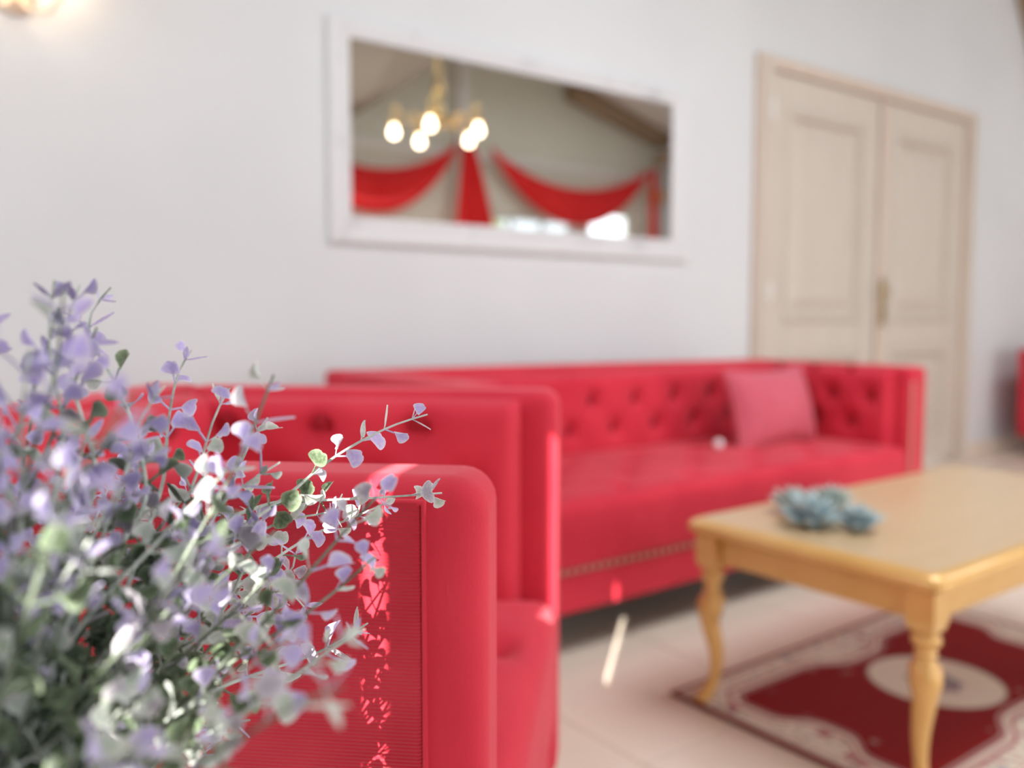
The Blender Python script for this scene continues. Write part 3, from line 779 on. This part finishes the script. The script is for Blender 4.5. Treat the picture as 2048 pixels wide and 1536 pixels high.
# ------------------------------------------------------------------ plant on its side table
PX, PY = .035, .435
st = root('side_table', (PX, PY, 0), 0, 'small round white side table carrying the potted lilac plant', 'table')
MB().lathe([(.001, .500), (.165, .500), (.17, .506), (.17, .516), (.165, .52), (.001, .52)], 40).build('tabletop', 'white_post', st)
MB().lathe([(.014, .02), (.014, .2), (.02, .25), (.014, .3), (.02, .499)], 16).build('pedestal', 'white_post', st)
MB().lathe([(.13, 0), (.13, .012), (.05, .02), (.015, .025)], 30).build('base', 'white_post', st)
plant = root('artificial_plant', (PX, PY, .521), 0, 'artificial lilac and silver-green leafy plant filling the lower left foreground', 'plant')
MB().lathe([(.045, 0), (.05, .004), (.062, .06), (.068, .115), (.072, .12), (.066, .122), (.06, .112), (.05, .10)], 28).build('pot', 'pot', plant)
MB().lathe([(.001, .098), (.058, .098), (.055, .108), (.001, .116)], 20).build('moss', 'soil', plant)

SPRIGS = [
    [(0.2999,0.4938,0.8363),(0.2805,0.5020,0.8309),(0.2660,0.5066,0.8240),(0.2520,0.5109,0.8172),(0.2324,0.5130,0.8063),(0.2112,0.5101,0.7917),(0.1711,0.4964,0.7759),(0.1203,0.4845,0.7491)],  # A
    [(0.3099,0.4925,0.7829),(0.2910,0.5004,0.7822),(0.2629,0.5151,0.7813),(0.2361,0.5228,0.7820),(0.2115,0.5286,0.7845),(0.1676,0.5115,0.7809),(0.1161,0.4876,0.7546)],  # B
    [(0.2945,0.5290,0.7747),(0.2892,0.5329,0.7715),(0.2636,0.5459,0.7600),(0.2451,0.5534,0.7532),(0.2132,0.5523,0.7387),(0.1875,0.5466,0.7277),(0.1371,0.5219,0.7091)],  # C
    [(0.2578,0.5003,0.7027),(0.2417,0.5061,0.6930),(0.2246,0.5126,0.6847),(0.2008,0.5179,0.6809),(0.1760,0.5178,0.6786),(0.1480,0.5137,0.6759),(0.1010,0.4989,0.6743)],  # D
    [(0.2320,0.5383,0.7008),(0.2316,0.5386,0.7079),(0.2302,0.5397,0.7184),(0.2158,0.5442,0.7220),(0.1969,0.5458,0.7179),(0.1679,0.5363,0.7103),(0.1270,0.5169,0.6952)],  # E
    [(0.1830,0.4875,0.7920),(0.1816,0.4886,0.7803),(0.1778,0.4914,0.7626),(0.1688,0.4919,0.7435),(0.1535,0.4908,0.7221),(0.1328,0.4876,0.7007)],  # F
    [(0.1175,0.5365,0.9170),(0.1124,0.5404,0.9099),(0.1067,0.5446,0.9031),(0.1035,0.5470,0.8957),(0.1091,0.5428,0.8830),(0.1151,0.5258,0.8651),(0.1213,0.5087,0.8410),(0.1216,0.4835,0.8034)],  # G
    [(0.1627,0.5402,0.8804),(0.1587,0.5431,0.8750),(0.1554,0.5456,0.8671),(0.1498,0.5374,0.8540),(0.1441,0.5291,0.8373),(0.1366,0.5097,0.8085)],  # H
    [(0.1773,0.5168,0.8585),(0.1723,0.5205,0.8510),(0.1657,0.5192,0.8367),(0.1585,0.5121,0.8174),(0.1453,0.5032,0.7942)],  # I
    [(0.1986,0.5134,0.8394),(0.1936,0.5171,0.8324),(0.1875,0.5216,0.8207),(0.1829,0.5188,0.8111),(0.1726,0.5078,0.7973),(0.1517,0.4985,0.7741)],  # J
    [(0.1965,0.4899,0.8152),(0.1870,0.4970,0.8092),(0.1757,0.4993,0.8013),(0.1605,0.4981,0.7902),(0.1300,0.4897,0.7681)],  # K
    [(0.0793,0.4776,0.9182),(0.0781,0.4786,0.9109),(0.0758,0.4803,0.8988),(0.0762,0.4800,0.8792),(0.0811,0.4764,0.8471)],  # L
    [(0.2414,0.5687,0.7440),(0.2343,0.5740,0.7369),(0.2411,0.5689,0.7263),(0.2348,0.5674,0.7189),(0.2205,0.5719,0.7187),(0.1969,0.5646,0.7130),(0.1547,0.5337,0.7015)],  # M
    [(0.2516,0.5112,0.7791),(0.2424,0.5180,0.7725),(0.2236,0.5259,0.7737),(0.1974,0.5267,0.7676),(0.1544,0.5090,0.7508)],  # N
    [(0.1760,0.4927,0.6638),(0.1618,0.5034,0.6608),(0.1401,0.5071,0.6641),(0.1051,0.4958,0.6659)],  # O
    [(0.1595,0.4552,0.7804),(0.1471,0.4582,0.7777),(0.1234,0.4572,0.7609),(0.0997,0.4624,0.7332)],  # P
    [(0.0932,0.4923,0.9165),(0.0910,0.4939,0.9115),(0.0865,0.4973,0.8987),(0.0857,0.4854,0.8687),(0.0964,0.4774,0.8204)],  # Q
    [(0.1566,0.5073,0.6363),(0.1522,0.5106,0.6516),(0.1307,0.5017,0.6791),(0.1015,0.4861,0.6983)],  # R
    [(0.0685,0.3609,0.8152),(0.0637,0.3645,0.8074),(0.0572,0.3818,0.7885),(0.0529,0.4100,0.7539)],  # T
    [(0.0828,0.3877,0.7343),(0.0757,0.3930,0.7234),(0.0650,0.4259,0.6973)],  # U
    [(0.0573,0.4067,0.8867),(0.0553,0.4082,0.8744),(0.0544,0.4214,0.8524),(0.0566,0.4323,0.8202)],  # V
    [(0.1238,0.4569,0.8662),(0.1176,0.4615,0.8586),(0.1112,0.4663,0.8434),(0.1040,0.4592,0.8197)],  # W
    [(0.1175,0.4366,0.8387),(0.1096,0.4425,0.8313),(0.0976,0.4515,0.8167),(0.0851,0.4484,0.7946)],  # X
]
def heart(w_, l_, cup, seed):
    """obcordate leaf lying in XY, base at the origin, growing along +Y, with a short stalk"""
    rnd = random.Random(seed); n = 22; ring = []
    for k in range(n):
        t = 2 * PI * k / n
        # start at the notch (top), run round
        r = 1 - .27 * math.exp(-((min(t, 2 * PI - t)) / .30) ** 2)
        x = math.sin(t) * (1 + .0 * t); y = math.cos(t)
        body = 1 if y > 0 else (1 + y) ** .0
        xx = x * (1 if y > -.1 else max(.10, 1 - ((-.1 - y) / .9) ** 2.4 * .90)) * r * (1 + rnd.uniform(-.03, .03))
        ring.append((xx * w_ / 2, (.36 + .62 * (y * r + 1) / 2) * l_))
    vs = []; rim = []
    c = (0, .68 * l_)
    for f, rv in ((1.0, 1.0), (.86, .55), (.5, .1)):
        for x, y in ring:
            px, py = c[0] + (x - c[0]) * f, c[1] + (y - c[1]) * f
            z = cup * ((px / w_) ** 2 * 4) * w_ * .35 - cup * .18 * l_ * (py / l_) ** 2 + (.0002 if f == 1 else 0)
            vs.append((px, py, z)); rim.append(rv)
    vs.append((c[0], c[1], -cup * .08 * l_)); rim.append(0)
    fs = []
    for r_ in range(2):
        for k in range(n): fs.append((r_ * n + k, r_ * n + (k + 1) % n, (r_ + 1) * n + (k + 1) % n, (r_ + 1) * n + k))
    for k in range(n): fs.append((2 * n + k, 2 * n + (k + 1) % n, 3 * n))
    # stalk
    b = len(vs); q = .045 * w_
    for y in (0, .40 * l_):
        vs += [(-q, y, -q * .6), (q, y, -q * .6), (0, y, q)]; rim += [.7] * 3
    fs += [(b, b + 1, b + 4, b + 3), (b + 1, b + 2, b + 5, b + 4), (b + 2, b, b + 3, b + 5)]
    return vs, fs, rim
def narrow(w_, l_, seed):
    vs = []; rim = []; fs = []; n = 7
    for j in range(n):
        t = j / (n - 1); ww = w_ * (math.sin(PI * min(1, t * .75 + .12)) ** 1.5) * (.25 if t < .2 else 1) * (1 if t < .95 else .5)
        for i in (-1, 0, 1): vs.append((i * ww / 2, t * l_, (.10 * w_ if i else -.05 * w_) + .1 * l_ * t * t)); rim.append(.8 if i else .25)
    for j in range(n - 1):
        for i in (0, 1): fs.append((j * 3 + i, j * 3 + i + 1, j * 3 + 4 + i, j * 3 + 3 + i))
    return vs, fs, rim
SHAPES = [heart(.92, 1.35, .9, 1), heart(1.05, 1.3, .5, 2), heart(.8, 1.25, 1.3, 3), heart(1.0, 1.5, -.6, 4), narrow(.42, 1.3, 5), heart(.7, 1.45, 1.6, 6)]
MATS = ['leaf_pale', 'leaf_lilac', 'leaf_green', 'leaf_grey']
LEAF = {}
def leafobj(si, mi, parent):
    key = (si, mi)
    if key not in LEAF:
        mb = MB(); v, f, r = SHAPES[si]; mb.add(v, f, True); mb.rim = r
        o = mb.build('leaf', MATS[mi], parent)
        sd = o.modifiers.new('thickness', 'SOLIDIFY'); sd.thickness = .035; sd.offset = 0
        LEAF[key] = o; return o
    o = copyto(LEAF[key], parent); return o
BASE = Vector((PX, PY, .521))
rnd = random.Random(11)
stems = []      # (points, featured, dens, palette, leaf size)
for i, p in enumerate(SPRIGS):
    pts = [Vector(q) for q in p]
    end = pts[-1]; root_p = Vector((PX, PY, .631)) + Vector((rnd.uniform(-.03, .03), rnd.uniform(-.03, .03), 0))
    mid = end.lerp(root_p, .5) + Vector((0, 0, .015))
    stems.append((pts + [mid, root_p], True))
def bent(d, L):
    a = Vector((PX, PY, .631)) + Vector((rnd.uniform(-.035, .035), rnd.uniform(-.035, .035), 0))
    d = d.normalized(); out = [a]; cur = Vector((d.x * .5, d.y * .5, abs(d.z) + .6)).normalized(); n = 8
    for k in range(n):
        f = (k + 1) / n; dd = cur.lerp(d, min(1, f * 1.5)).normalized()
        dd = (dd + Vector((rnd.uniform(-.12, .12), rnd.uniform(-.12, .12), rnd.uniform(-.12, .12)))).normalized()
        out.append(out[-1] + dd * L / n)
    return out[::-1]
fwd = Vector((FX, FY, 0)); rgt = Vector((FY, -FX, 0))
for k in range(100):
    az = 2 * PI * k / 100 * 13 + rnd.uniform(-.2, .2); el = rnd.uniform(.10, 1.45)
    d = Vector((math.cos(az) * math.cos(el), math.sin(az) * math.cos(el), math.sin(el)))
    L = rnd.uniform(.17, .25) + .05 * math.sin(el)
    L -= .035 * max(0, -d.dot(fwd))           # do not grow into the viewer's face
    L -= .07 * max(0, d.dot(rgt)) ** 2
    stems.append((bent(d, L), False))
DOWN = Vector((0, 0, -1))
extra = MB(); extra.rim = []; extras = {0: [], 1: [], 2: [], 3: []}
leaf_recs = []
for si, (pts, feat) in enumerate(stems):
    loc = [p - BASE for p in pts]
    # resample smooth
    sm = []
    for k in range(len(loc) - 1):
        a, b = loc[k], loc[k + 1]; m_ = max(1, int((b - a).length / .008))
        for j in range(m_): sm.append(a.lerp(b, j / m_))
    sm.append(loc[-1])
    for _ in range(2): sm = [sm[0]] + [(sm[k - 1] + sm[k] * 2 + sm[k + 1]) / 4 for k in range(1, len(sm) - 1)] + [sm[-1]]
    n = len(sm); rad = [.0006 + .0008 * min(1, k * .008 / .14) for k in range(n)]
    so_ = MB().tube(sm, rad, 6).build('stem', 'stem' if feat or rnd.random() < .3 else 'stem_shaded', plant)
    # leaf pairs along the stem
    d = 0; s = 0; nxt = .003; node = 0; ang = rnd.uniform(0, 6)
    for k in range(1, n - 1):
        s += (sm[k] - sm[k - 1]).length
        if s < nxt: continue
        node += 1; nxt = s + (rnd.uniform(.0085, .013) if s < .17 else .022)
        if s > .21: break
        t = (sm[k - 1] - sm[k + 1]).normalized()
        a = t.cross(Vector((0, 0, 1))); a = a.normalized() if a.length > .1 else Vector((1, 0, 0)); b = t.cross(a)
        ang += PI / 2 + rnd.uniform(-.5, .5)
        cnt = 3 if node == 1 else (2 if rnd.random() < .8 else 1)
        for q in range(cnt):
            an = ang + q * 2 * PI / cnt
            out = (a * math.cos(an) + b * math.sin(an)); out = (out + t * rnd.uniform(.25, 1.1) + Vector((0, 0, .18))).normalized()
            size = (.0100 if node == 1 else min(.0142, .0118 + s * .03)) * rnd.uniform(.82, 1.22)
            shp = 4 if (node == 1 and rnd.random() < .7) else rnd.choice((0, 1, 2, 3, 5, 0, 1, 4))
            world = sm[k] + BASE
            hgt = world.z; lat = world.dot(rgt)
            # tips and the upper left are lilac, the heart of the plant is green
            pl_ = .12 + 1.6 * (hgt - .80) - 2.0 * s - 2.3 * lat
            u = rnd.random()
            if s > .07 and u < .55 + 2 * (s - .07): mi = 2  # extra dark green leaves inside, its shade put into the colour
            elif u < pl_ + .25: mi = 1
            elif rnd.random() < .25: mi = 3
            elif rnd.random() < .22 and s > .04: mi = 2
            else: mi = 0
            # frame
            zz = (out.cross(a * math.sin(an) - b * math.cos(an))).normalized()
            if rnd.random() < .5: zz = (zz - fwd * rnd.uniform(.2, 1.3)).normalized()
            zz = (zz - out * zz.dot(out)).normalized(); xx = out.cross(zz)
            Mx = Matrix((( xx.x, out.x, zz.x, sm[k].x), (xx.y, out.y, zz.y, sm[k].y), (xx.z, out.z, zz.z, sm[k].z), (0, 0, 0, 1)))
            leaf_recs.append((feat, world, si, so_, shp, mi, Mx @ Matrix.Scale(size, 4)))
def cam_dist(wp): return (wp - Vector((0, 0, .9))).length
leaf_recs.sort(key=lambda r: (not r[0], cam_dist(r[1])))
for k, (feat, wp, si, so_, shp, mi, Mx) in enumerate(leaf_recs):
    if k < 298:
        o = leafobj(shp, mi, so_); o.matrix_local = Mx
    else:
        extras[mi].append((shp, Mx))
for mi, ls in extras.items():
    mb = MB(); mb.rim = []
    for shp, Mx in ls:
        v, f, r = SHAPES[shp]; mb.add(v, f, True, Mx); mb.rim += r
    o = mb.build('foliage', MATS[mi], plant); o['kind'] = 'stuff'
print('leaves', len(leaf_recs))
